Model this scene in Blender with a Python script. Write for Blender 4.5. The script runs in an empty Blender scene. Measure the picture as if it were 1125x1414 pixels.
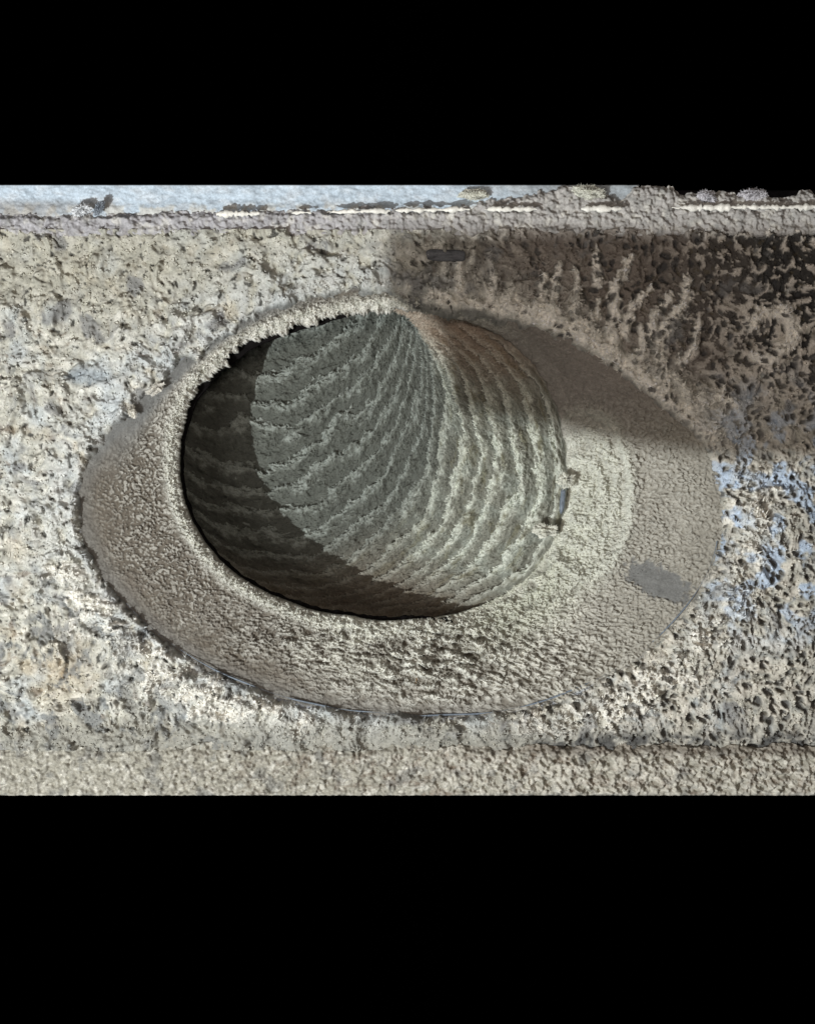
import bpy, math, random
import numpy as np

# ------------------------------------------------------------------ units
S = 0.0005            # metres per millimetre-like drawing unit
D = 2300.0            # camera distance from the wall face, in drawing units
CX, CY = 562.5, 707.0
rng = np.random.default_rng(7)
random.seed(7)
scene = bpy.context.scene
COL = scene.collection

def W(p):             # drawing (right, down, out of the wall) -> world metres
    p = np.asarray(p, dtype=np.float64)
    return np.stack([(p[..., 0]-CX)*S, -p[..., 2]*S, (CY-p[..., 1])*S], -1)

# ------------------------------------------------------------------ camera
cam_d = bpy.data.cameras.new('camera'); cam = bpy.data.objects.new('camera', cam_d); COL.objects.link(cam)
cam.location = (0, -D*S, 0); cam.rotation_euler = (math.pi/2, 0, 0)
cam_d.sensor_fit = 'VERTICAL'; cam_d.sensor_height = 24; cam_d.lens = 24*D/1414.0
cam_d.clip_start = 0.01; cam_d.clip_end = 50
scene.camera = cam
# ------------------------------------------------------------------ world: unlit void
wd = bpy.data.worlds.new('World'); scene.world = wd; wd.use_nodes = True
bg = wd.node_tree.nodes['Background']; bg.inputs[0].default_value = (0, 0, 0, 1); bg.inputs[1].default_value = 1
scene.view_settings.view_transform = 'Standard'; scene.view_settings.look = 'None'
scene.view_settings.exposure = 0.0; scene.view_settings.gamma = 1
scene.cycles.max_bounces = 6; scene.cycles.diffuse_bounces = 4
# ------------------------------------------------------------------ lamps
KEY = np.array([-630.0, 1560.0, 2000.0])
ld = bpy.data.lights.new('torch_lamp', 'POINT'); ld.energy = 64; ld.shadow_soft_size = 0.0015; ld.color = (0.96, 1.0, 1.0)
lo = bpy.data.objects.new('torch_lamp', ld); COL.objects.link(lo); lo.location = W(KEY)
from mathutils import Vector
for nm, en, sz, colr, at_ in (('fill_lamp', 2.6, .26, (1.0, .925, .86), (-260, 1250, 2100)), ('front_fill', 2.5, .14, (1.0, .87, .76), (700, 420, 2250))):  # unseen soft fills added to lift the shade
    fd = bpy.data.lights.new(nm, 'AREA'); fd.energy = en; fd.shape = 'DISK'; fd.size = sz; fd.color = colr
    fo = bpy.data.objects.new(nm, fd); COL.objects.link(fo); fo.location = W(np.array(at_, float))
    fo.rotation_euler = (Vector(W([600.0, 600.0, 0.0]))-fo.location).to_track_quat('-Z', 'Y').to_euler()

# ------------------------------------------------------------------ noise
def _h(ix, iy, iz, seed):
    h = (ix.astype(np.uint32)*np.uint32(374761393) + iy.astype(np.uint32)*np.uint32(668265263)
         + iz.astype(np.uint32)*np.uint32(2147483647-58) + np.uint32(seed*974634777 % 4294967295))
    h = (h ^ (h >> np.uint32(13)))*np.uint32(1274126177)
    h = (h ^ (h >> np.uint32(16)))*np.uint32(2246822519)
    return h ^ (h >> np.uint32(15))
_ang = np.arange(256)*2*np.pi/256
_gx, _gy = np.cos(_ang).astype(np.float32), np.sin(_ang).astype(np.float32)
def perlin(x, y, seed=0):
    x = np.asarray(x, np.float32); y = np.asarray(y, np.float32)
    x0 = np.floor(x); y0 = np.floor(y); fx = x-x0; fy = y-y0
    ix = x0.astype(np.int32); iy = y0.astype(np.int32); z = np.zeros_like(ix)
    def g(dx, dy):
        k = (_h(ix+dx, iy+dy, z, seed) & np.uint32(255)).astype(np.int32)
        return _gx[k]*(fx-dx)+_gy[k]*(fy-dy)
    u = fx*fx*fx*(fx*(fx*6-15)+10); v = fy*fy*fy*(fy*(fy*6-15)+10)
    a = g(0, 0); b = g(1, 0); c = g(0, 1); d = g(1, 1)
    return ((a+(b-a)*u)*(1-v)+(c+(d-c)*u)*v)*1.45
def fbm(x, y, scale, octs=4, seed=0, gain=0.5):
    s = 0; a = 1.0; t = 0; f = 1.0/scale
    for o in range(octs):
        s = s+a*perlin(x*f+o*17.3, y*f-o*9.1, seed+o*13); t += a; a *= gain; f *= 2.03
    return s/t
def worley(x, y, seed=0, jit=0.9):
    x = np.asarray(x, np.float32); y = np.asarray(y, np.float32)
    ix = np.floor(x).astype(np.int32); iy = np.floor(y).astype(np.int32)
    f1 = np.full(x.shape, 9.0, np.float32); f2 = f1.copy(); cid = np.zeros(x.shape, np.float32); z = np.zeros_like(ix)
    for dx in (-1, 0, 1):
        for dy in (-1, 0, 1):
            h = _h(ix+dx, iy+dy, z, seed)
            px = ix+dx+0.5+jit*((h & np.uint32(1023)).astype(np.float32)/1023-0.5)
            py = iy+dy+0.5+jit*(((h >> np.uint32(10)) & np.uint32(1023)).astype(np.float32)/1023-0.5)
            d = (px-x)**2+(py-y)**2
            r = ((h >> np.uint32(20)) & np.uint32(1023)).astype(np.float32)/1023
            c = d < f1
            f2 = np.where(c, f1, np.minimum(f2, d)); cid = np.where(c, r, cid); f1 = np.where(c, d, f1)
    return np.sqrt(f1), np.sqrt(f2), cid
def sm(a, b, x):
    t = np.clip((x-a)/(b-a), 0, 1); return t*t*(3-2*t)
def blob(x, y, cx, cy, rx, ry, p=1.0):
    return np.exp(-(((x-cx)/rx)**2+((y-cy)/ry)**2)**p)
def mixc(c, col, m):
    return c*(1-m[..., None])+np.array(col, np.float32)*m[..., None]
def C(*rgb): return np.array(rgb, np.float32)

# ------------------------------------------------------------------ outlines of the opening
C0 = (545.0, 680.0)
NA = 2048
def polar(pts, c=C0, smooth=14):
    pts = np.array(pts, float)
    a = np.arctan2(pts[:, 1]-c[1], pts[:, 0]-c[0]); r = np.hypot(pts[:, 0]-c[0], pts[:, 1]-c[1])
    o = np.argsort(a); a = a[o]; r = r[o]
    g = np.linspace(-np.pi, np.pi, NA, endpoint=False)
    v = np.interp(g, a, r, period=2*np.pi)
    k = np.exp(-0.5*(np.arange(-60, 61)/smooth)**2); k /= k.sum()
    vv = np.concatenate([v[-60:], v, v[:60]])
    return np.convolve(vv, k, 'valid')
def rad(tab, th):
    return np.interp(th, np.linspace(-np.pi, np.pi, NA+1), np.append(tab, tab[0]), period=None)
OUT = polar([(103, 700), (108, 660), (125, 622), (152, 588), (182, 560), (225, 520), (262, 488), (305, 458), (350, 432), (400, 414), (450, 402),
             (510, 396), (560, 408), (610, 424), (700, 436), (760, 455), (810, 482), (860, 515), (910, 555), (968, 605), (990, 650),
             (1000, 715), (995, 765), (972, 815), (930, 868), (870, 920), (800, 955), (720, 983), (620, 993), (520, 990),
             (430, 978), (340, 950), (260, 912), (190, 860), (140, 800), (112, 750)])
THP = [(245, 640), (249, 595), (262, 556), (288, 520), (325, 488), (375, 460), (440, 443), (520, 430), (580, 428), (640, 440), (700, 466),
       (748, 515), (774, 575), (784, 640), (782, 700), (765, 750), (733, 795), (690, 826), (640, 846), (570, 856), (480, 851),
       (400, 833), (345, 808), (310, 783), (268, 730), (250, 685)]
THR = polar(THP, smooth=12)

# ------------------------------------------------------------------ mesh and material helpers
def mesh_from_grid(name, pos, col, mask=None, mat=None, normals=None, close=False):
    n, m = pos.shape[:2]
    idx = np.arange(n*m).reshape(n, m)
    a = idx[:-1, :-1]; b = idx[:-1, 1:]; c = idx[1:, 1:]; d = idx[1:, :-1]
    f = np.stack([a, d, c, b], -1).reshape(-1, 4)
    if mask is not None: f = f[mask.reshape(-1)]
    used = np.zeros(n*m, bool); used[f.ravel()] = True
    re = np.cumsum(used)-1; f = re[f]
    co = W(pos).reshape(-1, 3)[used]; cc = np.clip(col.reshape(-1, 3)[used], 0.004, 0.92)
    me = bpy.data.meshes.new(name)
    me.vertices.add(len(co)); me.vertices.foreach_set('co', co.astype(np.float32).ravel())
    me.loops.add(f.size); me.loops.foreach_set('vertex_index', f.astype(np.int32).ravel())
    me.polygons.add(len(f)); me.polygons.foreach_set('loop_start', np.arange(0, f.size, 4, dtype=np.int32))
    me.update(calc_edges=True)
    me.polygons.foreach_set('use_smooth', np.ones(len(f), bool))
    at = me.color_attributes.new('dust', 'FLOAT_COLOR', 'POINT')
    rgba = np.ones((len(co), 4), np.float32); rgba[:, :3] = cc; at.data.foreach_set('color', rgba.ravel())
    if normals is not None:
        nn = normals.reshape(-1, 3)[used]; nn = np.stack([nn[:, 0], -nn[:, 2], -nn[:, 1]], -1)
        me.normals_split_custom_set_from_vertices(nn.astype(np.float32).tolist())
    if mat: me.materials.append(mat)
    return me
def link(name, me, parent=None, label=None, cat=None, group=None, kind=None):
    o = bpy.data.objects.new(name, me); COL.objects.link(o)
    if parent: o.parent = parent
    for k, v in (('label', label), ('category', cat), ('group', group), ('kind', kind)):
        if v: o[k] = v
    return o
def grid_normals(p):
    n = np.cross(np.gradient(p, axis=1), np.gradient(p, axis=0))
    n /= np.linalg.norm(n, axis=-1, keepdims=True)+1e-9
    return n

def dust_mat(name, fine=0.35, scale=900.0, rough=0.95, spec=0.12, contrast=0.35, flat=None, metal=0.0):
    m = bpy.data.materials.new(name); m.use_nodes = True
    nt = m.node_tree; N = nt.nodes; L = nt.links; b = N['Principled BSDF']
    tc = N.new('ShaderNodeTexCoord')
    n1 = N.new('ShaderNodeTexNoise'); n1.inputs['Scale'].default_value = scale; n1.inputs['Detail'].default_value = 6; n1.inputs['Roughness'].default_value = 0.7
    L.new(tc.outputs['Object'], n1.inputs['Vector'])
    n2 = N.new('ShaderNodeTexNoise'); n2.inputs['Scale'].default_value = scale*0.22; n2.inputs['Detail'].default_value = 4
    L.new(tc.outputs['Object'], n2.inputs['Vector'])
    mr = N.new('ShaderNodeMapRange'); mr.inputs[1].default_value = 0.3; mr.inputs[2].default_value = 0.7
    mr.inputs[3].default_value = 1-contrast; mr.inputs[4].default_value = 1+contrast; L.new(n1.outputs[0], mr.inputs[0])
    mr2 = N.new('ShaderNodeMapRange'); mr2.inputs[1].default_value = 0.3; mr2.inputs[2].default_value = 0.7
    mr2.inputs[3].default_value = 1-contrast*0.5; mr2.inputs[4].default_value = 1+contrast*0.5; L.new(n2.outputs[0], mr2.inputs[0])
    mu = N.new('ShaderNodeMath'); mu.operation = 'MULTIPLY'; L.new(mr.outputs[0], mu.inputs[0]); L.new(mr2.outputs[0], mu.inputs[1])
    vm = N.new('ShaderNodeVectorMath'); vm.operation = 'SCALE'
    if flat is None:
        at = N.new('ShaderNodeAttribute'); at.attribute_name = 'dust'; L.new(at.outputs['Color'], vm.inputs[0])
    else:
        rg = N.new('ShaderNodeRGB'); rg.outputs[0].default_value = (*flat, 1); L.new(rg.outputs[0], vm.inputs[0])
    L.new(mu.outputs[0], vm.inputs['Scale']); L.new(vm.outputs[0], b.inputs['Base Color'])
    bp = N.new('ShaderNodeBump'); bp.inputs['Strength'].default_value = fine; bp.inputs['Distance'].default_value = 0.0008
    L.new(n1.outputs[0], bp.inputs['Height']); L.new(bp.outputs[0], b.inputs['Normal'])
    b.inputs['Roughness'].default_value = rough; b.inputs['Specular IOR Level'].default_value = spec; b.inputs['Metallic'].default_value = metal
    return m
M_wall = dust_mat('crusted_wall_dust', 0.25, 800, contrast=0.24)
M_collar = dust_mat('stippled_collar_dust', 0.3, 900, contrast=0.22)
M_duct = dust_mat('fluffy_duct_dust', 0.6, 1000, contrast=0.22)

CREAM = C(.43, .42, .365); WHITE = C(.66, .64, .58); BLUEG = C(.42, .47, .51); BLUE = C(.42, .52, .66)
BROWN = C(.165, .13, .10); DARK = C(.035, .035, .036); GREY = C(.24, .24, .23); TAN = C(.42, .33, .21)

# ------------------------------------------------------------------ the wall with its opening
PX = 1.45
TOPY, BOTY = 254.0, 1098.0
BITS = []; BL = []
def wall():
    y0, y1 = 318.0, 1036.0
    ys = np.arange(y0, y1+0.1, PX); xs = np.arange(-90, 1215.1, PX)
    X, Y = np.meshgrid(xs.astype(np.float32), ys.astype(np.float32))
    th = np.arctan2(Y-C0[1], X-C0[0]); r = np.hypot(X-C0[0], Y-C0[1])
    # the crust overhangs raggedly upper left and upper right, cleaner along the lower edge
    rag = 3+9*np.exp(-((th+2.5)/0.45)**2)+5*np.exp(-((th+1.2)/0.8)**2)+4*sm(0, .6, th)*sm(3.0, 2.0, th)
    rb = rad(OUT, th)+rag*(fbm(X, Y, 26, 4, 91, .6)*1.6)
    d = rb-r                                      # >0 inside the opening
    out = np.maximum(-d, 0)
    xw = X+18*fbm(X, Y, 70, 3, 5); yw = Y+18*fbm(X, Y, 70, 3, 6)
    n60 = fbm(xw, yw, 75, 3, 10); n20 = fbm(xw, yw, 22, 3, 20); n8 = fbm(xw, yw, 8, 3, 30); n4 = perlin(X/3.4, Y/3.4, 41)
    rid = 1-np.abs(fbm(xw, yw, 30, 4, 50, .55))*3.0                    # crumbly ridges
    streak = 1-np.abs(fbm(xw*1.0+0.35*(Y-400), yw*0.33, 17, 3, 55))*3.2     # near-vertical strands
    right = sm(640, 760, X+25*n60); topr = right*sm(640, 470, Y+40*n60-0.10*(X-900))
    botr = right*(1-topr)
    strands = sm(540, 640, X)*sm(980, 800, X)*sm(560, 470, Y)
    f1, f2, cid = worley(xw/11.5, yw/11.5, 61); g1, g2, gid = worley(xw/6.5+3, yw/6.5, 62)
    nz = fbm(X, Y, 55, 3, 64); f1 = f1+.25*n8; g1 = g1+.22*n8
    pit = sm(0.44, 0.26, f1)*(cid < 0.36+1.5*nz); pit2 = sm(0.42, 0.24, g1)*(gid < 0.30-1.3*nz)
    big = sm(-0.02, 0.10, fbm(xw, yw, 13, 3, 70, .55)+0.27*topr*sm(700, 1080, X)*sm(520, 340, Y)-0.10+.16*sm(640, 700, X)*sm(1020, 940, X)*sm(350, 370, Y))
    gr = fbm(xw, yw, 19, 5, 24, .68)
    spk = sm(.24, .42, fbm(xw, yw, 11, 3, 26, .6))
    h = 13*n60+7*n20+2.2*n8+.7*n4+2*np.clip(rid, -1, 1)*(1-right)-4*spk
    calm = sm(-.15, .25, fbm(X, Y, 120, 3, 27)); h = h*(.55+.6*calm)+12*sm(.0, .4, fbm(xw, yw, 46, 4, 28, .6))*(1-right)
    h = h*(1-.35*right)
    h = h+right*(4*rid-9*pit*(.5+.5*botr)-4*pit2*botr)
    sh = np.zeros_like(h); r2 = np.random.default_rng(21)
    def strand(px_, py_, wd):
        k_ = np.linspace(0, 1, len(px_)); kk_ = np.linspace(0, 1, 60); qx = np.interp(kk_, k_, px_); qy = np.interp(kk_, k_, py_)
        i0 = int(max(0, (qy.min()-22-y0)/PX)); i1 = int((qy.max()+22-y0)/PX); j0 = int((qx.min()-22+90)/PX); j1 = int((qx.max()+22+90)/PX)
        xs_, ys_ = X[i0:i1, j0:j1]+6*n8[i0:i1, j0:j1]+6*n20[i0:i1, j0:j1], Y[i0:i1, j0:j1]+8*n8[i0:i1, j0:j1]
        if xs_.size == 0: return
        dd = np.full(xs_.shape, 99., np.float32)
        for a_, b_, t_ in zip(qx, qy, kk_): dd = np.minimum(dd, np.hypot(xs_-a_, ys_-b_)/(wd*(1.15-.6*t_)))
        sh[i0:i1, j0:j1] = np.maximum(sh[i0:i1, j0:j1], np.exp(-dd**2)*(.7+.5*n20[i0:i1, j0:j1]))
    for wd_, pts_ in ((6, [(728, 445), (745, 412), (752, 379)]), (6, [(771, 445), (759, 426), (766, 395), (773, 366)]), (8, [(844, 482), (849, 441), (846, 398), (857, 384)]),
                      (6, [(863, 458), (872, 422), (898, 398)]), (6, [(896, 463), (901, 436), (926, 405)]), (8, [(908, 478), (924, 445), (945, 417), (948, 384)]),
                      (6, [(636, 410), (634, 360)]), (5, [(825, 392), (823, 344)]), (7, [(915, 548), (913, 500), (899, 476)]), (6, [(814, 466), (826, 415)]),
                      (6, [(672, 425), (680, 385), (676, 352)]), (5, [(790, 450), (797, 400), (794, 372)]), (6, [(700, 430), (706, 396)]), (7, [(955, 590), (948, 548), (930, 520)]),
                      (7, [(962, 560), (985, 545), (1012, 556), (1030, 590)]), (6, [(870, 500), (888, 480), (884, 452)]), (9, [(1080, 428), (1096, 462), (1064, 497), (1036, 492)]),
                      (7, [(1036, 450), (1050, 430), (1080, 432)]), (6, [(978, 600), (1000, 570), (998, 530)]), (5, [(940, 500), (958, 478), (962, 440)]), (5, [(860, 380), (872, 350)]),
                      (11, [(600, 418), (650, 424), (700, 428)]), (12, [(700, 428), (742, 440), (800, 462)]), (13, [(800, 462), (850, 500), (880, 528)]), (12, [(880, 528), (920, 558), (975, 603)])):
        strand([q[0] for q in pts_], [q[1] for q in pts_], wd_*1.25)
    for q_ in range(150):
        a_ = r2.uniform(.0, 2.95); rr_ = np.interp(a_, np.linspace(-np.pi, np.pi, NA), OUT)+r2.uniform(6, 45)
        sx, sy = C0[0]+rr_*np.cos(a_), C0[1]+rr_*np.sin(a_); ln_ = r2.uniform(12, 48); b_ = a_+r2.uniform(-.9, .9)
        ex, ey = sx+ln_*np.cos(b_), sy+ln_*np.sin(b_); mx, my = (sx+ex)/2+r2.uniform(-9, 9), (sy+ey)/2+r2.uniform(-9, 9)
        if ey < 1020: strand([sx, mx, ex], [sy, my, ey], r2.uniform(4, 9))
    h = h+13*sh
    h = h-4.5*big*topr
    leftb = sm(420, 260, X)*sm(760, 840, Y)
    hole_l = sm(0.05, 0.3, fbm(xw, yw, 28, 4, 77, .6)); h = h-7*hole_l*leftb
    collarpile = np.exp(-(out/38)**2)
    flf = 1-np.abs(fbm(X+9*n8, Y+9*n20, 19, 5, 29, .62))*3.2
    pile = np.exp(-(np.maximum(out-6, 0)/(52+50*n60))**2)*sm(5, 30, out)*np.clip(sm(-.1, .35, np.sin(th))+sm(.1, .5, np.cos(th)), 0, 1)*sm(1030, 985, Y)
    h = h+collarpile*(3+4*n20+2*n8)+pile*(9*np.clip(flf, -.5, 1)+5)
    h = h+8*blob(X, Y, 740, 1010, 150, 25)
    h = h-9*sm(1018, 1033, Y+9*n20)*(.35+.65*sm(500, 700, X))      # sinks to the lower seam
    h = h+4*sm(345, 325, Y)*(1+n20)
    hn = h.copy()
    # rounded ragged lip down into the opening
    h = h-np.where(d > -4, 0.35*np.maximum(d+4, 0)**1.75, 0)
    # colour: pale crust, darker old metal and dirt where the crust is missing
    c = np.ones(X.shape+(3,), np.float32)*CREAM
    c = mixc(c, WHITE, sm(-.15, .35, gr)*.8)
    c = mixc(c, GREY*.8, sm(-.12, -.4, gr)*.6)
    c = mixc(c, BLUEG, sm(0, .45, fbm(X, Y, 60, 4, 101))*.55)
    c = mixc(c, GREY, sm(.05, .4, fbm(xw, yw, 30, 5, 103, .65))*.75)
    c = mixc(c, BROWN, sm(.22, .42, fbm(xw, yw, 20, 4, 105, .6))*.7*(1-.5*botr))
    c = mixc(c, TAN, sm(.1, .5, fbm(X, Y, 45, 3, 107))*.35*sm(520, 200, X))
    c = mixc(c, C(.36, .345, .28), .5*sm(480, 380, Y)*sm(560, 480, X))
    bw = np.exp(-(out/70)**2)*sm(700, 450, X)
    c = mixc(c, C(.54, .57, .59), bw*.45*sm(-.2, .3, n20+.2))
    c = mixc(c, C(.44, .38, .32), topr*sm(520, 560, X)*.4*sm(-.3, .3, n20+.3*sm(420, 360, Y)))
    c = mixc(c, C(.72, .68, .62), topr*sm(.0, .6, rid)*.85)
    c = mixc(c, GREY*.8, topr*sm(.15, .4, fbm(X, Y, 34, 3, 109))*.5)
    c = mixc(c, C(.58, .54, .48), topr*(1-big)*sm(-.15, .25, gr)*.85)  # crust at upper right lightened to make up for the shade there
    c = mixc(c, DARK*.8, big*topr*.95)
    c = mixc(c, WHITE, np.exp(-(np.maximum(out-8, 0)/48)**2)*sm(600, 700, X)*sm(720, 560, Y)*sm(-.35, .1, gr)*.85)
    c = mixc(c, C(.56, .52, .45), botr*.6*sm(-.3, .2, gr))
    c = mixc(c, C(.13, .115, .10), .7*strands*(1-sm(.05, .3, sh))*sm(.32, -.1, gr)*sm(600, 540, Y)*sm(12, 30, out))
    c = mixc(c, C(.23, .20, .175), .8*sm(620, 680, X)*sm(1080, 880, X+90*n60)*topr*(1-sm(.03, .2, sh))*sm(14, 34, out))
    c = mixc(c, C(.86, .83, .76), sm(.12, .42, sh)*(.72+.28*topr))
    c = mixc(c, DARK*1.6, right*pit*.85)
    c = mixc(c, DARK*2, botr*pit2*.7)
    c = mixc(c, C(.10, .085, .06), spk*.75)
    c = mixc(c, GREY*.55, leftb*hole_l*.8*sm(60, 120, X))
    c = mixc(c, C(.5, .35, .16), .22*blob(X, Y, 85, 930, 42, 50))
    c = mixc(c, BLUE, botr*sm(950, 1005, X)*sm(-.05, .12, fbm(X, Y, 40, 3, 121))*sm(930, 800, Y)*.85*(1-pit)*(1-pit2))
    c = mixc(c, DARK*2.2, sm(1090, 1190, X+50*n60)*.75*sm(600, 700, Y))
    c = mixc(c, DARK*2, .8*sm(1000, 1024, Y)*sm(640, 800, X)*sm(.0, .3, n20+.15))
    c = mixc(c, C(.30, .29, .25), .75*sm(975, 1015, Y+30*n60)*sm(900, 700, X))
    c = mixc(c, C(.13, .14, .15), .7*leftb*sm(.05, .25, fbm(xw, yw, 42, 5, 131, .65)))
    c = mixc(c, C(.2, .2, .2), .8*sm(.22, .4, fbm(xw, yw, 60, 4, 133, .6)))
    c = mixc(c, C(.62, .61, .56), pile*sm(-.1, .8, flf)*.7)
    c = mixc(c, C(.13, .13, .13), pile*sm(-.1, -.8, flf)*.6)
    c = mixc(c, C(.25, .245, .22), .38*sm(985, 1022, Y+20*n20)*sm(-.5, .3, n8+.3))
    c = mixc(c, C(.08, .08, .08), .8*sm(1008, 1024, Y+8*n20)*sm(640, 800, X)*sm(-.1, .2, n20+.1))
    c = mixc(c, C(.07, .07, .065), .85*spk*(1-right))
    c = mixc(c, GREY*.55, sm(1, 6, d)*.6)
    c = mixc(c, BLUEG*.7, .8*blob(X, Y, 118, 520, 30, 12, 2)+.0)
    P = np.stack([X, Y, h], -1)
    mask = (d[:-1, :-1] < 11) | (d[1:, 1:] < 11)
    P[..., 0] += (0.8*n8+0.5*n4); 
    ok = ((d < 2) & (X > -60) & (X < 1190)).ravel(); k = rng.choice(np.flatnonzero(ok), 16000, replace=False)
    wgt = (h.ravel()[k] > -3) | (rng.random(len(k)) < .35)
    k = k[wgt]; BITS.append((P.reshape(-1, 3)[k], c.reshape(-1, 3)[k]))
    wt = np.clip(pile*1.0+sm(.3, .8, sh)+np.exp(-(out/14)**2)*.5, 0, 1)*(d < 6)
    kf = np.flatnonzero((rng.random(wt.size) < wt.ravel()*.42)); BL.append((P.reshape(-1, 3)[kf], c.reshape(-1, 3)[kf]))
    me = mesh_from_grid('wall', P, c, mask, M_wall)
    link('wall', me, kind='structure', label='dust crusted wall round the oval duct opening, dark and pitted at upper right')
wall()

# ------------------------------------------------------------------ ledges above and below, panel behind
def band(name, y0, y1, wfun, cfun, x0=-90, x1=1215, mat=M_wall, px=PX, top=None, **kw):
    ys = np.arange(y0, y1+0.01, px); ys[-1] = y1; xs = np.arange(x0, x1+0.1, px)
    X, Y = np.meshgrid(xs.astype(np.float32), ys.astype(np.float32))
    if top is not None: Y = np.maximum(Y, top(X))
    P = np.stack([X, Y, wfun(X, Y)], -1)
    c = cfun(X, Y, P[..., 2])
    back = P.copy(); back = back[[0, -1]]; back[..., 2] -= 40
    P = np.concatenate([back[:1], P, back[1:]]); c = np.concatenate([c[:1], c, c[-1:]])
    me = mesh_from_grid(name, P, c, None, mat)
    return link(name, me, **kw)
def edge_keep(Y, e, n=5.0):      # settles the relief where a board is cut off square
    return sm(0, n, np.abs(Y-e))
def t_ledge(X):
    n = fbm(X, X*0+3, 44, 4, 221, .5)
    return np.maximum(TOPY+1, 288-13*sm(600, 760, X)-5*sm(840, 900, X)-30*np.clip(n+.15, 0, 1)*sm(380, 760, X)-22*blob(X, X*0, 905, 0, 34, 1)*(.6+n)-18*blob(X, X*0, 800, 0, 40, 1)*(.7+n)-6*n+6*sm(500, 0, X))
def w_ledge(X, Y):
    n = fbm(X, Y, 30, 5, 201, .6); n2 = fbm(X, Y, 9, 3, 203)
    yy = Y+7*fbm(X, X*0, 60, 4, 205)
    return 4+8*n+7*n2+2*perlin(X/3.3, Y/3.3, 4)-sm(322, 336, yy)*34-sm(297, 290, yy-9*sm(700, 0, X))*3-7*sm(9, 0, Y-t_ledge(X))
def c_ledge(X, Y, h):
    c = np.ones(X.shape+(3,), np.float32)*C(.40, .385, .37)
    c = mixc(c, C(.38, .375, .405), sm(800, 300, X)*.7)
    c = mixc(c, GREY, sm(0, .4, fbm(X, Y, 22, 5, 211, .65))*.6)
    c = mixc(c, WHITE, sm(.0, .4, fbm(X, Y, 17, 4, 213, .6))*.5)
    c = mixc(c, BROWN, .5*sm(312, 330, Y)*sm(0, .3, fbm(X, Y, 14, 3, 215)+.1))
    return c
band('upper_ledge', 255.0, 338.0, w_ledge, c_ledge, top=t_ledge, label='lilac grey dusty ledge running along the top of the wall', cat='ledge')
def w_low(X, Y):
    n = fbm(X+.5*Y, Y, 26, 5, 301, .6); n2 = fbm(X, Y, 8, 3, 303)
    r_ = 1-3*np.abs(fbm(X-.6*Y, Y*1.2, 24, 4, 305, .6))
    return (12*n+6*n2+2*perlin(X/3.3, Y/3.3, 5)+6*r_*sm(500, 700, X))*edge_keep(Y, BOTY)-5+7*sm(1028, 1046, Y+10*n)+3*perlin(X/5, Y/4, 6)
def c_low(X, Y, h):
    c = np.ones(X.shape+(3,), np.float32)*C(.31, .295, .25)
    c = mixc(c, BROWN, sm(.0, .3, fbm(X+.6*Y, Y*1.6, 26, 5, 311, .65))*.85*sm(100, 600, X))
    c = mixc(c, WHITE*.85, sm(.05, .4, fbm(X+.4*Y, Y*1.3, 18, 5, 313, .65))*.6)
    c = mixc(c, GREY*.7, sm(.1, .35, fbm(X, Y, 33, 4, 315))*.6)
    c = mixc(c, C(.06, .05, .045), sm(.2, .4, fbm(X+.5*Y, Y, 10, 4, 318, .65))*.7)
    c = mixc(c, C(.66, .64, .58), sm(.05, .35, fbm(X+.5*Y, Y, 12, 4, 319, .65))*.5)
    c = mixc(c, C(.64, .61, .54), sm(.3, .9, 1-3*np.abs(fbm(X-.6*Y, Y*1.2, 24, 4, 305, .6)))*.45*sm(500, 700, X))
    c = mixc(c, BROWN*.7, .6*sm(1048, 1036, Y+9*fbm(X, Y, 20, 3, 317))*sm(560, 760, X))
    return c
band('lower_ledge', 1016.0, BOTY, w_low, c_low, top=lambda X: 1029+16*fbm(X, X*0+9, 45, 5, 321, .65), label='brownish grey dusty ledge below the seam at the foot of the wall', cat='ledge')
def w_pan(X, Y):
    return (3.5*fbm(X, Y, 40, 4, 401)+2.5*fbm(X, Y*1.3, 9, 4, 402, .65))*edge_keep(Y, TOPY)-8+3*sm(274, 290, Y+6*fbm(X, Y, 20, 4, 404, .6))
def c_pan(X, Y, h):
    c = np.ones(X.shape+(3,), np.float32)*C(.52, .61, .70)
    c = mixc(c, C(.64, .70, .76), sm(-.1, .4, fbm(X, Y*1.8, 30, 4, 411))*.7)
    c = mixc(c, C(.2, .24, .28), sm(.18, .4, fbm(X+.5*Y, Y, 16, 4, 413, .6))*.3)
    c = mixc(c, WHITE*.9, sm(276, 288, Y+8*fbm(X, Y, 20, 4, 404, .6))*.75*sm(.0, .2, fbm(X, Y, 24, 3, 415)+.1))
    c = mixc(c, C(.30, .28, .26), sm(190, 40, X)*.6*sm(268, 284, Y))
    c = mixc(c, GREY, sm(650, 760, X+30*fbm(X, Y, 30, 3, 417))*.6)
    return c
band('back_panel', TOPY, 300.0, w_pan, c_pan, x1=884, label='pale blue painted panel behind the ledge at the top left', cat='panel')

M_void = dust_mat('unlit_gap_black', .3, 300, contrast=.4, flat=(.016, .015, .018))  # near-black sheet painted in for the unlit gap beyond the ledge
band('dark_gap_sheet', TOPY, 300.0, lambda X, Y: -46+0*X+2*fbm(X, Y, 20, 3, 431), lambda X, Y, h: np.ones(X.shape+(3,), np.float32)*.02, x0=860, mat=M_void, px=4,
     label='black sheet put in for the unlit gap above the ledge at the top right corner', cat='board')
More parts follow.
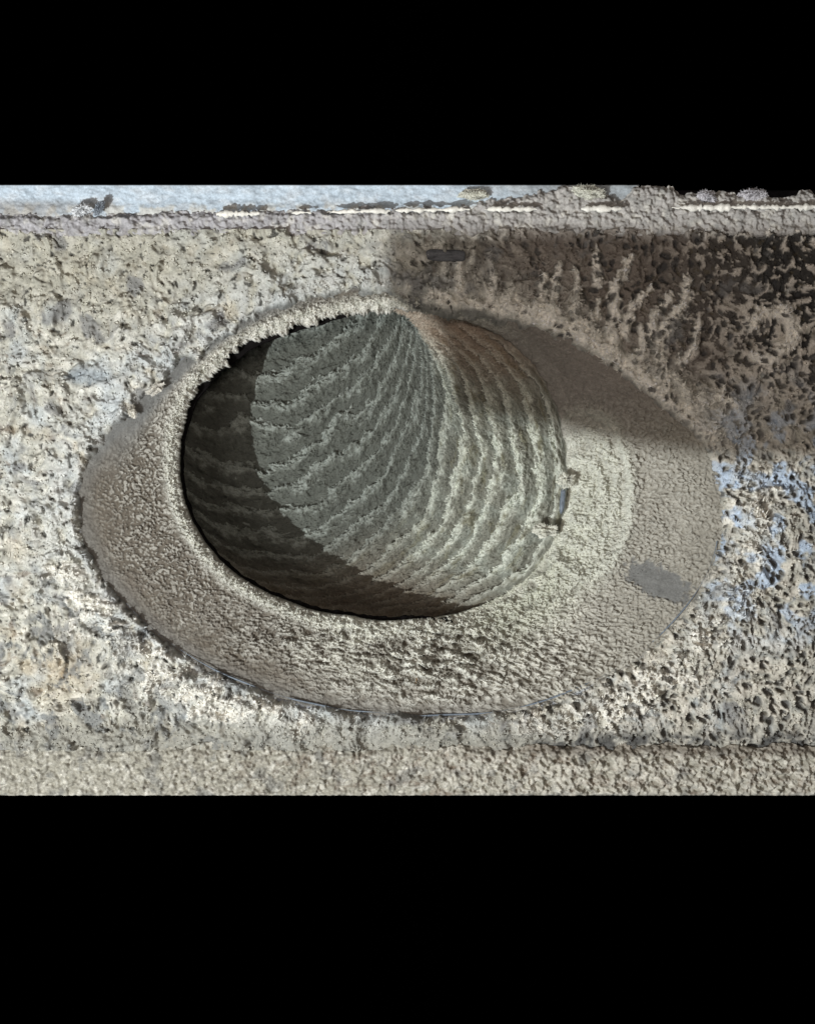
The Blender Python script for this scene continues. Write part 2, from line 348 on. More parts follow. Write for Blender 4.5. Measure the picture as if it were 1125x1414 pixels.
# ledge's sheet edge, its lit line painted white, broken where dust hides it
def strip(name, pts, r, mat, parent=None, seg=8, jag=0.25, flat=1.0, **kw):
    pts = np.array(pts, float); n = len(pts)
    t = np.gradient(pts, axis=0); t /= np.linalg.norm(t, axis=1, keepdims=True)
    up = np.array([0, 0, 1.0]); s = np.cross(t, up); s /= np.linalg.norm(s, axis=1, keepdims=True)+1e-9
    a = np.linspace(0, 2*np.pi, seg+1)
    rr = (r if np.ndim(r) else np.full(n, r))*(1+jag*rng.standard_normal(n)*.5)
    P = pts[:, None, :]+rr[:, None, None]*(np.cos(a)[None, :, None]*s[:, None, :]+flat*np.sin(a)[None, :, None]*up)
    c = np.full(P.shape, .5, np.float32)
    me = mesh_from_grid(name, P, c, None, mat)
    return link(name, me, parent, **kw)
M_edge = dust_mat('painted_lit_sheet_edge', .2, 600, .6, .4, .25, flat=(.82, .80, .74))
M_metal = dust_mat('blue_grey_galvanised_sheet', .25, 500, .5, .5, .3, flat=(.15, .18, .22), metal=.0)
ledge = bpy.data.objects['upper_ledge']
for xa, xb, ra in ((300, 362, 4.4), (404, 432, 2.6), (452, 540, 2.5), (546, 650, 2.7), (668, 742, 2.6), (800, 858, 3.2), (925, 1140, 3.6)):
    x = np.arange(xa, xb, 3.0); yb = 291+7*sm(700, 250, x)-1.5*sm(700, 1100, x)*2
    rr = ra*np.clip(np.sin(np.linspace(.12, np.pi-.12, len(x)))*2.2, .3, 1)*np.clip(1+.35*rng.standard_normal(len(x))+.9*perlin(x/14., x*0+.4, 95), .15, 1.6)
    strip('sheet_edge', np.stack([x, yb+.5*rng.standard_normal(len(x)), np.full(len(x), 12.0)], -1), rr, M_edge, ledge, flat=.8)

# ------------------------------------------------------------------ collar: flare from wall to throat
collar = bpy.data.objects.new('duct_collar', None); COL.objects.link(collar)
collar.location = (0, 0, 0); collar['label'] = 'oval flared collar of stippled dusty metal set into the wall'; collar['category'] = 'duct collar'
def flare_w(s, th):
    """depth of the flare, s = 0 at the outer edge, 1 at the throat"""
    rt = sm(1.5, .6, np.abs(th-.05))                     # right-hand side runs on into the duct
    dep = 34+42*rt+10*sm(.3, 1.2, th)*sm(2.8, 2.0, th)
    return -7-dep*np.power(np.clip(s, 0, 1.0), 1.0+.5*rt)
CB = []
def collar_build():
    nt = 2300; th = np.linspace(-np.pi, np.pi, nt+1)
    s1 = np.linspace(-.16, 1.0, 190)
    TH, SS = np.meshgrid(th, s1)
    ro = rad(OUT, TH); ri = rad(THR, TH)
    r = ro+(ri-ro)*SS
    x = C0[0]+r*np.cos(TH); y = C0[1]+r*np.sin(TH)
    w = flare_w(SS, TH)-np.where(SS < 0, -SS*40, 0)
    k = (D-w)/D
    r2 = r*1.0
    X = x.astype(np.float32); Y = y.astype(np.float32)
    dist = r-ri                                           # distance from the throat
    left = sm(.2, -.5, np.cos(TH)); bot = sm(.35, .8, np.sin(TH)); right = sm(.25, .7, np.cos(TH)); top = sm(-.55, -.85, np.sin(TH))
    ul = sm(.0, -.5, np.cos(TH)+.35)*sm(.25, -.25, np.sin(TH))
    # stipple cells, drawn out along the flow round the opening
    arc = TH*330
    wx = X+5*fbm(X, Y, 26, 2, 501); wy = Y+5*fbm(X, Y, 26, 2, 502)
    a1, a2, ai = worley(wx/8.4, wy/6.6, 511); cell = sm(.0, .42, a2-a1)
    b1, b2, bi = worley(wx/5.6, wy/5.2, 512); grain = sm(.75, .1, b1)
    n30 = fbm(X, Y, 34, 3, 521); n10 = fbm(X, Y, 11, 3, 522); n5 = fbm(X, Y, 5, 2, 523)
    patch = blob(X-.35*(Y-800), Y-.25*(X-905), 908, 803, 46, 25, 1.5); patch = sm(.35, .6, patch+.5*n10+.3*n5)
    smooth = np.clip(sm(.25, .05, SS)*.5*(1-right)+patch
                     +sm(.6, .3, SS)*sm(1.0, 0.2, TH+2.7)*left*sm(.0, -.3, np.sin(TH)), 0, 1)
    tr_patch = sm(-.15, -.5, np.sin(TH))*right
    amp = (3.6+2.2*bot+1.4*right)*(1-.85*smooth)*(1-.6*tr_patch)
    pa = perlin(wx/5.2, wy/4.4, 513); pb = perlin((wx+.3*wy)/8.2, (wy-.25*wx)/4.6, 516)
    wrm = sm(-.08, .26, pa*(1-bot)+pb*bot+.4*perlin(wx/3.1, wy/2.8, 514))
    e1, e2, ei = worley(wx/5.4, wy/4.8, 517); o1, o2, oi = worley((wx+.25*wy)/10.5, (wy-.15*wx)/5.0, 518); jt = .28*perlin(wx/3, wy/3, 519)
    gl = sm(.50, .20, e1+jt+.5*(ei-.5)); gb = sm(.60, .22, o1+jt+.35*(oi-.5))
    gg = gl*(1-bot)+gb*bot
    st = right*(.45*cell+.25*wrm+.35*gg)+(1-right)*(.2*wrm+.85*gg)
    st = st*(.3+.7*sm(.0, .6, SS+.5*fbm(X, Y, 50, 3, 515)+.35*right))
    h = amp*st*(1+.6*n30)+1.2*n10*(1-.7*smooth)+.8*n5*(1-.8*smooth)+3.0*n30
    # coarser puffs low on the collar, drawn out along a slant
    ca_, sa_ = math.cos(-.35), math.sin(-.35)
    px_, py_ = wx*ca_-wy*sa_+3*n10, wx*sa_+wy*ca_+3*n10
    u1, u2, ui = worley(px_/15, py_/8.5, 581); puf = sm(.66, .18, u1+.25*fbm(X, Y, 6, 3, 582, .6)+.25*(ui-.5))
    pz = np.clip(blob(X, Y, 660, 915, 190, 70, 1.6), 0, 1)*(1-smooth)*sm(6, 22, dist)
    h = h+pz*puf*6.5
    # wavy rims of dust just below the throat
    waves = 1-np.abs(fbm(arc+10*n30, dist*2.9, 36, 3, 531, .5))*3.4
    wm = sm(120, 30, dist+25*n30)*sm(.1, .6, np.sin(TH))*sm(-.75, -.3, np.cos(TH))*(1-.0*right)
    h = h+wm*np.clip(waves, -.6, 1)*5
    bz = right*sm(-.35, .1, np.sin(TH))*sm(95, 25, dist+18*n30)
    bw_ = 1-np.abs(fbm(arc*.8+14*n30, dist*2.2+10*n10, 34, 4, 533, .55))*3.2
    h = h+bz*np.clip(bw_, -.5, 1)*4.5
    # thick lumps at the bottom
    l1, l2, li = worley((wx+.6*wy+6*n10)/24, (wy-.1*wx+4*n10)/11, 541); lump = np.clip(sm(.72, .1, l1+.2*fbm(X, Y, 8, 3, 546, .55))*(li > .3), 0, 1)
    lm = np.clip(blob(X, Y, 610, 905, 100, 46, 1.5)+.5*blob(X, Y, 560, 945, 120, 30)+.6*blob(X, Y, 440, 880, 120, 18), 0, 1)
    h = h+lm*lump*12+lm*5*fbm(X, Y, 9, 4, 545, .65)
    # swirl of felted dust at the right of the throat
    q = np.hypot((X-808)/1.0, (Y-680)/1.85); qq = q+10*fbm(X, Y, 26, 4, 551, .6)
    swm = sm(78, 58, q)*sm(-12, 8, dist)
    h = h+swm*(3.4*np.sin(qq/3.0)*(.5+.5*fbm(X, Y, 22, 2, 553)+.3)+4*n10+2*n5)+7*np.exp(-((q-66)/9)**2)*sm(0, 12, dist)*sm(-.45, -.1, np.sin(TH))*right
    # raised felt lip right at the throat
    lipm = (1-right*.9)
    h = h+lipm*(9+5*n10+3*n5)*np.exp(-((dist-11)/8.5)**2)
    h = h+top*left*0
    topm = sm(-.1, -.6, np.sin(TH))*sm(.35, 0, np.cos(TH))*sm(.25, .75, SS)
    h = h+topm*(9*fbm(X, Y, 17, 5, 561, .6)+5)
    edge_rag = lipm*sm(.5, 1, SS)*(topm*15+1.5)*(fbm(X, Y, 40, 3, 571, .6)+.8*fbm(X, Y, 11, 4, 573, .7))*sm(20, 0, dist)+right*sm(.7, 1, SS)*(6*fbm(X, Y, 24, 4, 572, .65)-2)
    h = h*(1-right*.85*sm(16, 0, dist))
    # colours
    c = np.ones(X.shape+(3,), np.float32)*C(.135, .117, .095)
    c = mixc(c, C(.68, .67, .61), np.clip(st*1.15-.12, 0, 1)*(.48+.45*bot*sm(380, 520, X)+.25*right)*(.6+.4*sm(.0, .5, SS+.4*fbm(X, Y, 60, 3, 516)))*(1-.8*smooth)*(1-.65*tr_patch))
    c = mixc(c, C(.40, .385, .335), right*.5*(1-tr_patch)*(1-smooth))
    c = mixc(c, C(.16, .14, .12), sm(.0, .5, n30+.2)*left*sm(.1, .5, np.sin(TH)+.15)*.35)
    c = mixc(c, C(.185, .19, .188), smooth*.8)
    c = mixc(c, C(.30, .275, .25), tr_patch*.65)
    c = mixc(c, BROWN, tr_patch*sm(.05, .4, n30+.4*n10)*.5*sm(780, 640, X))
    c = mixc(c, C(.72, .72, .65), wm*sm(.1, .8, waves)*.85)
    c = mixc(c, C(.13, .11, .085), pz*(1-puf)*.6)  # gaps between puffs darkened, their relief shadow put into the colour
    c = mixc(c, C(.68, .665, .60), pz*puf*.75)
    c = mixc(c, C(.52, .53, .45), bz*(.45+.45*sm(-.2, .7, bw_)))
    c = mixc(c, C(.74, .74, .68), lm*lump*.9)
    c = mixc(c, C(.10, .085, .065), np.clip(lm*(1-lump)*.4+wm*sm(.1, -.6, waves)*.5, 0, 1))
    c = mixc(c, C(.57, .575, .51), swm*(.55+.4*sm(-.2, .3, np.sin(qq/3.0)))*(1-tr_patch*.7))
    c = mixc(c, C(.64, .64, .58), np.clip(lipm*np.exp(-((dist-9)/10)**2), 0, 1)*.85)
    c = mixc(c, C(.68, .67, .62), topm*.9*sm(-.3, .2, n10))
    c = mixc(c, C(.34, .40, .50), sm(.035, .0, SS)*.5*(bot+left*.5)*sm(-.1, .3, n30+.1))
    w = w+h
    rr = r+edge_rag
    x = C0[0]+rr*np.cos(TH); y = C0[1]+rr*np.sin(TH)
    # base depth moves points off the sight line: keep the measured outline
    kb = (D-flare_w(SS, TH))/D
    x = CX+(x-CX)*kb; y = CY+(y-CY)*kb
    P = np.stack([x, y, w], -1)
    wt = np.clip(lipm*np.exp(-((dist-9)/11)**2)+wm*sm(.1, .8, waves)+lm*lump+.5*swm+.5*bz+.12*st, 0, 1)*(SS > 0)
    kf = np.flatnonzero(rng.random(wt.size) < wt.ravel()*.35); CB.append((P.reshape(-1, 3)[kf], c.reshape(-1, 3)[kf]))
    # the throat edge turned back into the hole: a few rows
    last = P[-1]; cl = c[-1]; rows = []; cr = []
    lw = lipm[-1]
    ux, uy = np.cos(th), np.sin(th)
    for j, (dx, dw) in enumerate(((-2.5, -3), (-3, -8), (-1, -15), (3, -24))):
        f = lw
        rows.append(np.stack([last[:, 0]+dx*ux*f, last[:, 1]+dx*uy*f, last[:, 2]+dw*f-(1-f)*(j+1)*1.5-0*ux], -1))
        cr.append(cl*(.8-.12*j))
    P = np.concatenate([P, np.stack(rows)]); c = np.concatenate([c, np.stack(cr)])
    n = grid_normals(P)
    n *= np.sign(np.mean(n[..., 2]))
    i = 150
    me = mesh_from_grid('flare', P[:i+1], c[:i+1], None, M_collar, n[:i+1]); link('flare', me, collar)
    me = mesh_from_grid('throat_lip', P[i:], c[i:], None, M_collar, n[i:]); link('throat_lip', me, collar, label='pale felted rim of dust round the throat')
collar_build()
# black ring added inside the throat, standing in for the shaded gap at left
def gap_shade():
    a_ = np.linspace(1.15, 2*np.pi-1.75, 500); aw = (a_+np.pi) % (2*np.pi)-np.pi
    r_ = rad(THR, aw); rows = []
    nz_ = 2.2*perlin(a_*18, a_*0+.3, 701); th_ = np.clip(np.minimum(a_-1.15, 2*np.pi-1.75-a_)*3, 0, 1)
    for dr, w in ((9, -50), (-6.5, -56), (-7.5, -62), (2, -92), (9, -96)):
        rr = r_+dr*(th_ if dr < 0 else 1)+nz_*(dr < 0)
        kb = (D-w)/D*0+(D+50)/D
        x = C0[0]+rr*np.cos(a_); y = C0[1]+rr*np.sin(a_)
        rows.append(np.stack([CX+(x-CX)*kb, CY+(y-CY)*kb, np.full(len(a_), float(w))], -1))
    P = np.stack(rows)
    me = mesh_from_grid('gap_shade_ring', P, np.full(P.shape, .01, np.float32), None, dust_mat('gap_shade_black', .2, 500, .95, .03, .3, flat=(.009, .008, .008)))
    link('gap_shade_ring', me, collar, label='black ring put in for the shaded gap just inside the pale rim')
gap_shade()
# rolled sheet edge showing along the lower side of the collar
a = np.linspace(.15, 2.75, 260); ro = rad(OUT, a)-7.0
strip('rolled_edge', np.stack([C0[0]+ro*np.cos(a), C0[1]+ro*np.sin(a), -4+1.5*np.sin(a*9)], -1), 1.3*np.clip(.45+2.2*perlin(a*4.5, a*0+.5, 77), .12, 1), M_metal, collar, jag=.15)

# ------------------------------------------------------------------ flexible duct
duct = bpy.data.objects.new('flexible_duct', None); COL.objects.link(duct)
duct['label'] = 'ribbed flexible duct thick with fluffy grey dust, bending away behind the collar'; duct['category'] = 'flexible duct'
FUZZ = []
def duct_build():
    nph = 1500
    # finer towards the lower right, where one looks at it
    g = np.linspace(0, 1, nph+1); ph = -np.pi*1.25+2*np.pi*(g+0.085*np.sin(2*np.pi*(g))/1.0)
    tc = (517., 643.); THC = polar([p for p in THP], c=tc, smooth=12)
    phw = (ph+np.pi) % (2*np.pi)-np.pi
    r0 = rad(THC, phw)
    thr = np.arctan2(tc[1]+r0*np.sin(ph)-C0[1], tc[0]+r0*np.cos(ph)-C0[0])
    rt = sm(1.5, .6, np.abs(thr-.05)); w0 = flare_w(1.0, thr)
    rt2 = sm(.25, .7, np.cos(thr)); lip = 1-rt2*.9
    rings = []
    R0 = r0+17*lip; W0 = w0-36*lip-1
    rings.append(np.stack([tc[0]+R0*np.cos(ph), tc[1]+R0*np.sin(ph), W0+0*ph], -1))
    for i_, (cx, cy, rx, ry, w) in enumerate(((470, 628, 237, 226, -112), (428, 600, 214, 232, -142), (392, 545, 213, 244, -170), (362, 478, 223, 250, -196),
                              (345, 408, 228, 248, -222), (336, 345, 224, 230, -246), (328, 318, 214, 176, -270), (320, 300, 205, 108, -296))):
        # rings lean with the bend: their upper left side lies deeper
        ww = w-10*(-np.cos(ph)*.5-np.sin(ph)*.7)-(48, 50, 42, 26, 10, 0, 0, 0)[i_]*np.clip(np.sin(ph), 0, 1)**1.5
        ru = min(ry, cy-272)
        rings.append(np.stack([cx+rx*np.cos(ph), cy+np.where(np.sin(ph) > 0, ry, ru)*np.sin(ph), ww+0*ph], -1))
    R = np.stack(rings); K = len(R)
    U = np.array([0, 3.2, 5.8, 8.0, 10.2, 12.3, 14.4, 16.5, 18.6])
    nu = 760
    kk = np.linspace(0, K-1, nu); u = np.interp(kk, np.arange(K), U)
    i1 = np.clip(np.floor(kk).astype(int), 0, K-2); f = (kk-i1)[:, None, None]
    i0 = np.maximum(i1-1, 0); i2 = i1+1; i3 = np.minimum(i1+2, K-1)
    p0, p1, p2, p3 = R[i0], R[i1], R[i2], R[i3]
    B = .5*((2*p1)+(-p0+p2)*f+(2*p0-5*p1+4*p2-p3)*f**2+(-p0+3*p1-3*p2+p3)*f**3)
    kb = (D-B[..., 2])/D
    B[..., 0] = CX+(B[..., 0]-CX)*kb; B[..., 1] = CY+(B[..., 1]-CY)*kb
    N = grid_normals(B)
    inward = np.array([B[:, :, 0].mean(1), B[:, :, 1].mean(1)]).T
    sgn = np.sign(np.mean(N[..., 0]*(inward[:, None, 0]-B[..., 0])+N[..., 1]*(inward[:, None, 1]-B[..., 1])))
    N *= sgn
    T = np.gradient(B, axis=0); T /= np.linalg.norm(T, axis=-1, keepdims=True)
    UU = np.repeat(u[:, None], nph+1, 1).astype(np.float32); A = np.repeat((ph*235)[None], nu, 0).astype(np.float32)
    L = UU*34
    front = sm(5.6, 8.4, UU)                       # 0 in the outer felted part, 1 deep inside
    warp = fbm(A, L*1.2, 90, 3, 601)*(.5+.3*front)+fbm(A, L*2.0, 24, 4, 602, .6)*.42+fbm(A, L*2, 8, 2, 603)*.10
    v = UU+warp; fr = v-np.floor(v)
    # soft back, fluffy front that hangs over the next groove
    prof = sm(-.1, .76, fr)*sm(1.02, .76, fr)
    rib_id = np.floor(v)
    brk = sm(-.55, .1, fbm(A, rib_id*77.7, 60, 2, 611))
    fl = fbm(A, L*1.5, 13, 5, 621, .66); fl2 = fbm(A, L*1.7, 4.5, 3, 622, .6)
    puff1, puff2, pid = worley(A/9.5, L/9.0, 631)
    puff = sm(.8, .1, puff1)
    amp = (8.5+4.5*(1-front))*(.4+.6*brk)
    disp = amp*prof+4.2*fl+.9*fl2+3.0*puff*prof
    disp *= sm(0, .8, UU)
    over = (1.6*prof*(.6+fl)+2.2*fl2)*sm(0, .5, UU)          # leans along the duct, towards the groove
    P = B+N*disp[..., None]+T*over[..., None]
    n = grid_normals(P); n *= np.sign(np.mean(np.sum(n*N, -1)))
    # dust colour: pale greenish felt; greyer depth and dark grooves put the shade in
    c = np.ones(P.shape, np.float32)*C(.42, .425, .36)
    c = mixc(c, C(.17, .18, .158), sm(4.4, 8.2, UU+.6*fl+1.3*(np.sin(ph)[None]*-.5)))  # deep zone darkened in colour, standing in for weaker light
    c = mixc(c, C(.56, .60, .53), (1-front)*sm(.0, .4, fbm(A, L, 40, 3, 641)+.1)*.7)
    c = mixc(c, C(.27, .25, .14), (1-front)*sm(.12, .4, fbm(A*.6, L*2, 26, 3, 643))*.55)
    crest = np.clip(sm(.15, .95, fr+.35*fl)*sm(1.0, .93, fr), 0, 1)
    c = c*(.62-.14*(1-front)+(.38+.14*(1-front))*crest)[..., None]  # dark-to-light rib shading put into the colour, under paler crest dust
    c = mixc(c, C(.36, .39, .36), front*sm(.45, .95, crest+.3*fl)*.6)
    c = mixc(c, C(.66, .69, .62), (1-front)*sm(.4, .9, crest+.3*fl)*.65)
    c = mixc(c, C(.06, .057, .048), sm(.95, .99, fr)*.3)
    c = mixc(c, C(.42, .45, .42), front*sm(.5, .75, fl2+.25*fl)*.5)
    c = mixc(c, C(.33, .24, .18), sm(-.2, -.8, np.sin(ph))[None]*sm(-.3, .3, np.cos(ph))[None]*(1-front)*.7)  # upper right shadow painted in as brown
    c = mixc(c, C(.13, .105, .08), sm(.0, .6, np.sin(ph)-.75*np.cos(ph))[None]*sm(10, 5, UU)*.85)  # crescent shadow deepened with brown along the lower left
    c = mixc(c, C(.02, .02, .02), lip[None]*sm(1.2, .6, UU))  # unlit slot behind the lip painted black
    # lint standing on the crests of the ribs
    vis = (np.sin(ph)[None]*.6+np.cos(ph)[None]*.6 > -.35) & (prof+.5*fl > .35) & (UU > .8)
    k = rng.choice(np.flatnonzero(vis.ravel()), 120000, replace=False); n_ = len(k)
    b0 = P.reshape(-1, 3)[k]; nn = N.reshape(-1, 3)[k]; tt = T.reshape(-1, 3)[k]
    dr = nn*.55+tt*(.5*rng.random((n_, 1)))+.45*rng.standard_normal((n_, 3)); dr /= np.linalg.norm(dr, axis=1, keepdims=True)
    ln = 2.0+4.5*rng.random((n_, 1))**2
    sd = np.cross(dr, rng.standard_normal((n_, 3))); sd /= np.linalg.norm(sd, axis=1, keepdims=True)+1e-6
    wd_ = .55+.5*rng.random((n_, 1))
    vv = np.stack([b0-sd*wd_-dr*.6, b0+sd*wd_-dr*.6, b0+dr*ln+sd*.2], 1)
    cc = np.repeat(c.reshape(-1, 3)[k]*(1.1+.3*rng.random((n_, 1))), 3, 0)
    FUZZ.append((vv.reshape(-1, 3), cc))
    cuts = [0]+[int(np.argmin(np.abs(u-k))) for k in range(1, 19)]+[nu-1]
    cuts = sorted(set(cuts))
    for a_, b_ in zip(cuts[:-1], cuts[1:]):
        if b_-a_ < 2: continue
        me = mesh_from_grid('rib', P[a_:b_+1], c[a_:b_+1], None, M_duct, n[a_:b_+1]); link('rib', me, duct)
duct_build()

# ------------------------------------------------------------------ loose dust: crumbs on the wall
def fast_mesh(name, co, faces, col, mat, smooth=False):
    me = bpy.data.meshes.new(name); co = W(co)
    me.vertices.add(len(co)); me.vertices.foreach_set('co', co.astype(np.float32).ravel())
    me.loops.add(faces.size); me.loops.foreach_set('vertex_index', faces.astype(np.int32).ravel())
    me.polygons.add(len(faces)); me.polygons.foreach_set('loop_start', np.arange(0, faces.size, faces.shape[1], dtype=np.int32))
    me.update(calc_edges=True)
    me.polygons.foreach_set('use_smooth', np.full(len(faces), smooth))
    at = me.color_attributes.new('dust', 'FLOAT_COLOR', 'POINT')
    rgba = np.ones((len(co), 4), np.float32); rgba[:, :3] = np.clip(col, .004, .92); at.data.foreach_set('color', rgba.ravel())
    me.materials.append(mat); return me
def crumbs():
    p = np.concatenate([b[0] for b in BITS]); c = np.concatenate([b[1] for b in BITS]); n = len(p)
    base = np.array([[1, 0, 0], [-1, 0, 0], [0, 1, 0], [0, -1, 0], [0, 0, 1], [0, 0, -1.]])
    r = (.8+1.9*rng.random(n)**2.5)
    v = base[None]*(r[:, None, None]*(.6+.8*rng.random((n, 6, 1))))+.35*r[:, None, None]*rng.standard_normal((n, 6, 3))
    v = v+p[:, None, :]+np.array([0, 0, .4])
    f0 = np.array([[0, 2, 4], [2, 1, 4], [1, 3, 4], [3, 0, 4], [2, 0, 5], [1, 2, 5], [3, 1, 5], [0, 3, 5]])
    f = (f0[None]+6*np.arange(n)[:, None, None]).reshape(-1, 3)
    cc = np.repeat(c*(1.05+.35*rng.random((n, 1))), 6, 0)
    link('dust_crumbs', fast_mesh('dust_crumbs', v.reshape(-1, 3), f, cc, M_wall, True), kind='stuff', label='pale dust crumbs scattered over the crusted wall', cat='dust')
crumbs()
def blades(p, c, l0, l1, out):
    n_ = len(p); dr = np.array([0, -.15, out])+.6*rng.standard_normal((n_, 3)); dr /= np.linalg.norm(dr, axis=1, keepdims=True)
    sd = np.cross(dr, rng.standard_normal((n_, 3))); sd /= np.linalg.norm(sd, axis=1, keepdims=True)+1e-6
    ln = l0+l1*rng.random((n_, 1))**2; w_ = .5+.5*rng.random((n_, 1))
    v = np.stack([p-sd*w_-dr*.5, p+sd*w_-dr*.5, p+dr*ln], 1)
    return v.reshape(-1, 3), np.repeat(c*(1.05+.3*rng.random((n_, 1))), 3, 0)
bp_, bc_ = np.concatenate([q[0] for q in BL]), np.concatenate([q[1] for q in BL])
bv, bcc = blades(bp_, bc_, 2, 8, .7)
link('lint_fringe', fast_mesh('lint_fringe', bv, np.arange(len(bv)).reshape(-1, 3), bcc, M_wall), kind='stuff', label='pale lint fibres bristling from the dust piled round the collar', cat='lint')
bv, bcc = blades(CB[0][0], CB[0][1], 1.5, 4, .7)
link('lint_fuzz', fast_mesh('lint_fuzz', bv, np.arange(len(bv)).reshape(-1, 3), bcc, M_collar), collar, kind='stuff')
fv = np.concatenate([q[0] for q in FUZZ]); fc = np.concatenate([q[1] for q in FUZZ])
link('lint_fuzz', fast_mesh('lint_fuzz', fv, np.arange(len(fv)).reshape(-1, 3), fc, M_duct), duct, kind='stuff')

# ------------------------------------------------------------------ single clumps, flakes and bits of metal
def clump(name, px, py, w, rx, ry, rz, col, label, cat, rot=0.0, rough=.45, sc=.6, dark=None, mat=None, seed=0, box=2.0, parent=None):
    n, m = 60, 90
    u = np.linspace(0.02, np.pi-.02, n)[:, None]; v = np.linspace(0, 2*np.pi, m+1)[None]
    d_ = np.stack([np.sin(u)*np.cos(v), np.sin(u)*np.sin(v), np.cos(u)+0*v], -1)
    q = (np.abs(d_)**box).sum(-1)**(-1/box)
    def n3(s_, k): return perlin(d_[..., 0]*s_+k, d_[..., 1]*s_+d_[..., 2]*s_*.7, seed+k)+perlin(d_[..., 1]*s_-k, d_[..., 2]*s_+5, seed+k+1)
    nz = .8*n3(1.6, 3)+.5*n3(3.4, 9)+.22*n3(8, 15)
    q = q*(1+rough*sc*nz)
    L_ = d_*q[..., None]*np.array([rx, ry, rz])
    ca, sa = math.cos(rot), math.sin(rot)
    x_ = L_[..., 0]*ca-L_[..., 1]*sa; y_ = L_[..., 0]*sa+L_[..., 1]*ca
    k = (D-w)/D
    P = np.stack([CX+(px-CX)*k+x_, CY+(py-CY)*k+y_, w+L_[..., 2]], -1)
    c = np.ones(P.shape, np.float32)*np.array(col, np.float32)*(1+.25*nz[..., None])
    c = mixc(c, np.array(dark if dark is not None else np.array(col)*.4), sm(-.1, -.7, nz)*.7)
    # one extra column keeps the seam closed
    P[:, -1] = P[:, 0]
    if mat is None:
        kk_ = rng.integers(0, P.shape[0]*P.shape[1], 900); b0 = P.reshape(-1, 3)[kk_]; ctr = P.reshape(-1, 3).mean(0)
        dr = (b0-ctr); dr /= np.linalg.norm(dr, axis=1, keepdims=True)+1e-6; dr = dr+.6*rng.standard_normal(dr.shape); dr /= np.linalg.norm(dr, axis=1, keepdims=True)
        sd = np.cross(dr, rng.standard_normal(dr.shape)); sd /= np.linalg.norm(sd, axis=1, keepdims=True)+1e-6
        vv = np.stack([b0-sd*.6, b0+sd*.6, b0+dr*(1.5+3*rng.random((900, 1)))], 1).reshape(-1, 3)
        FL = (vv, np.repeat(c.reshape(-1, 3)[kk_]*1.1, 3, 0))
    else: FL = None
    me = mesh_from_grid(name, P, c, None, mat or M_duct)
    o = link(name, me, parent, label=label, cat=cat)
    if FL: link('fluff', fast_mesh('fluff', FL[0], np.arange(len(FL[0])).reshape(-1, 3), FL[1], M_duct), o, kind='stuff')
    return o
PALE = (.60, .60, .53); LILAC = (.50, .49, .52)
clump('lint_clump', 752, 733, -66, 15, 8, 8, PALE, 'small white lint clump at the lower end of the dark slit right of the throat', 'lint', .1, .9)
clump('metal_tab', 776, 692, -70, 3.5, 17, 4, (.42, .50, .58), 'narrow bluish metal sliver standing in the slit right of the throat', 'metal tab', .08, .15, mat=M_metal, box=3)
clump('lint_clump', 782, 664, -62, 10, 9, 7, PALE, 'round white lint ball above the bluish metal sliver', 'lint', 0, .8, seed=4)
clump('dust_flake', 181, 566, 3, 4.5, 9, 4, (.66, .64, .58), 'pointed pale dust flake hanging over the upper left edge of the collar', 'dust flake', -.4, .7, seed=5)
clump('dust_flake', 214, 538, 2, 10, 5, 4, (.60, .58, .53), 'flat pale dust flake on the upper left collar edge, above the pointed one', 'dust flake', -.6, .8, seed=6)
clump('paper_shred', 437, 532, -330, 11, 2.6, 2.5, (.55, .85, .85), 'tiny pale cyan shred lying among the ribs in the duct', 'shred', -.25, .2, seed=8)
clump('metal_plate', 615, 353, 3, 27, 8, 5, (.13, .135, .145), 'dark grey flat metal plate set in the brown wall under the ledge', 'metal plate', .03, .03, mat=M_wall, box=5, seed=11)
clump('lint_clump', 1040, 268, 2, 17, 7, 9, LILAC, 'grey lint clump on the ledge edge before the black gap at far right', 'lint', 0, .4, seed=12)
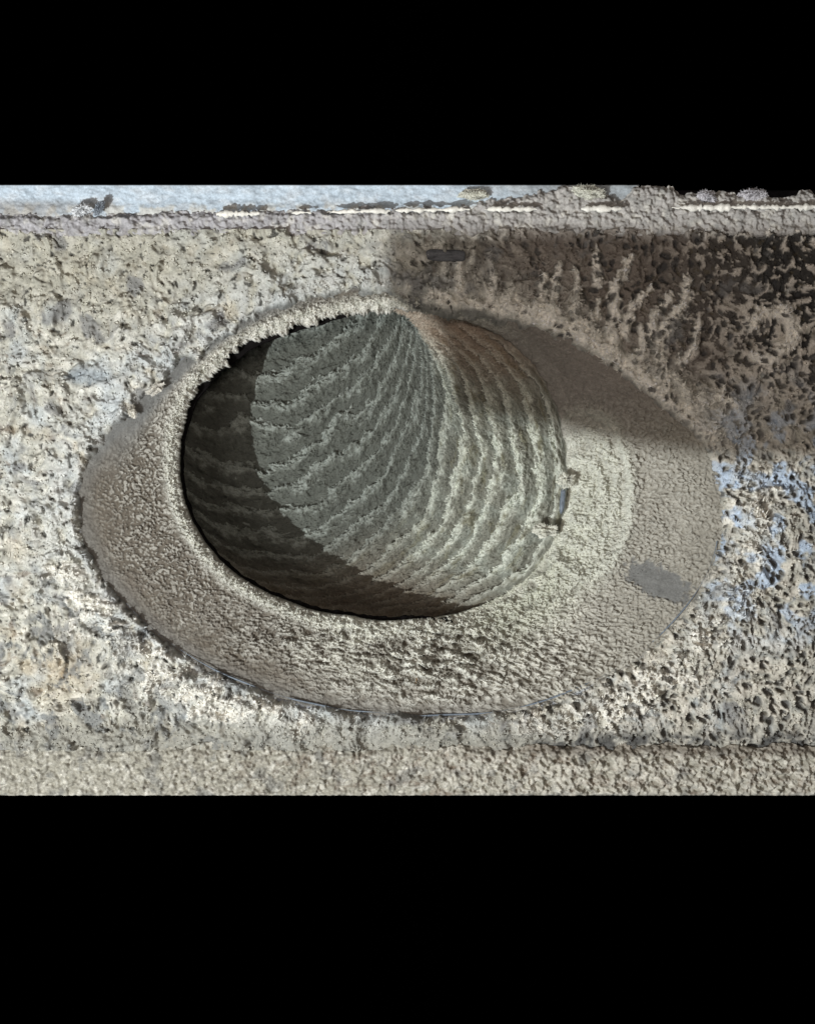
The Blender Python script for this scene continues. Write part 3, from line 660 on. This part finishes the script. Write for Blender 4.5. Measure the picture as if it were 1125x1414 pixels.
clump('lint_clump', 975, 272, 2, 12, 7, 9, LILAC, 'smaller grey lint clump on the ledge before the black gap', 'lint', .3, .4, seed=13)
clump('lint_clump', 812, 266, 2, 20, 9, 10, PALE, 'pale lint clump on the ledge near the right end of the blue panel', 'lint', .1, .4, seed=14)
clump('lint_clump', 655, 269, 0, 20, 6, 7, PALE, 'long pale lint clump on the ledge in front of the blue panel', 'lint', 0, .4, seed=15)
clump('chip_and_shade', 113, 290, 10, 12, 6, 5, (.62, .64, .66), 'curled white paint chip on the ledge at the top left', 'paint chip', -.3, .5, seed=16)
clump('chip_and_shade', 138, 287, 12, 4, 9, 4, (.25, .28, .32), 'dark upright piece put in for the shadow beside the curled white chip', 'paint chip', .5, .5, seed=17)  # dark solid piece in place of a shadow
# a dark twig-like fibre on the lower collar
tt_ = np.linspace(0, 1, 30)
strip('fibre', np.stack([570+9*tt_+3*np.sin(tt_*7), 925+42*tt_, -16-6*(1-tt_)+2*np.sin(tt_*5)], -1), 1.1, dust_mat('dry_brown_fibre', .1, 500, .8, .1, .2, flat=(.20, .13, .07)), jag=.3,
      label='thin brown fibre lying down the lower collar under the white lumps', cat='fibre')

# ------------------------------------------------------------------ unseen card added by the lamp to cast the upper right shade
def shade_card():
    s = .15
    def at(px, py, w=0.0): 
        q = np.array([px, py, w]); return KEY+s*(q-KEY)
    me = bpy.data.meshes.new('added_shade_card')
    p = [at(531, 322), at(552, 622), at(1500, 640), at(1500, 322)]
    n = (np.array([562, 700, 0.])-KEY); n /= np.linalg.norm(n)
    v = [W(q) for q in p]+[W(q-n*6) for q in p]
    k = len(p)
    f = [list(range(k)), list(range(2*k-1, k-1, -1))]+[[i, i+k, (i+1) % k+k, (i+1) % k] for i in range(k)]
    me.from_pydata([tuple(a) for a in v], [], f); me.materials.append(dust_mat('matt_black_card', .1, 300, .9, .1, .1, flat=(.02, .02, .02)))
    link('added_shade_card', me, label='matt black card added out of view to shade one corner of the torch beam', cat='card')
shade_card()
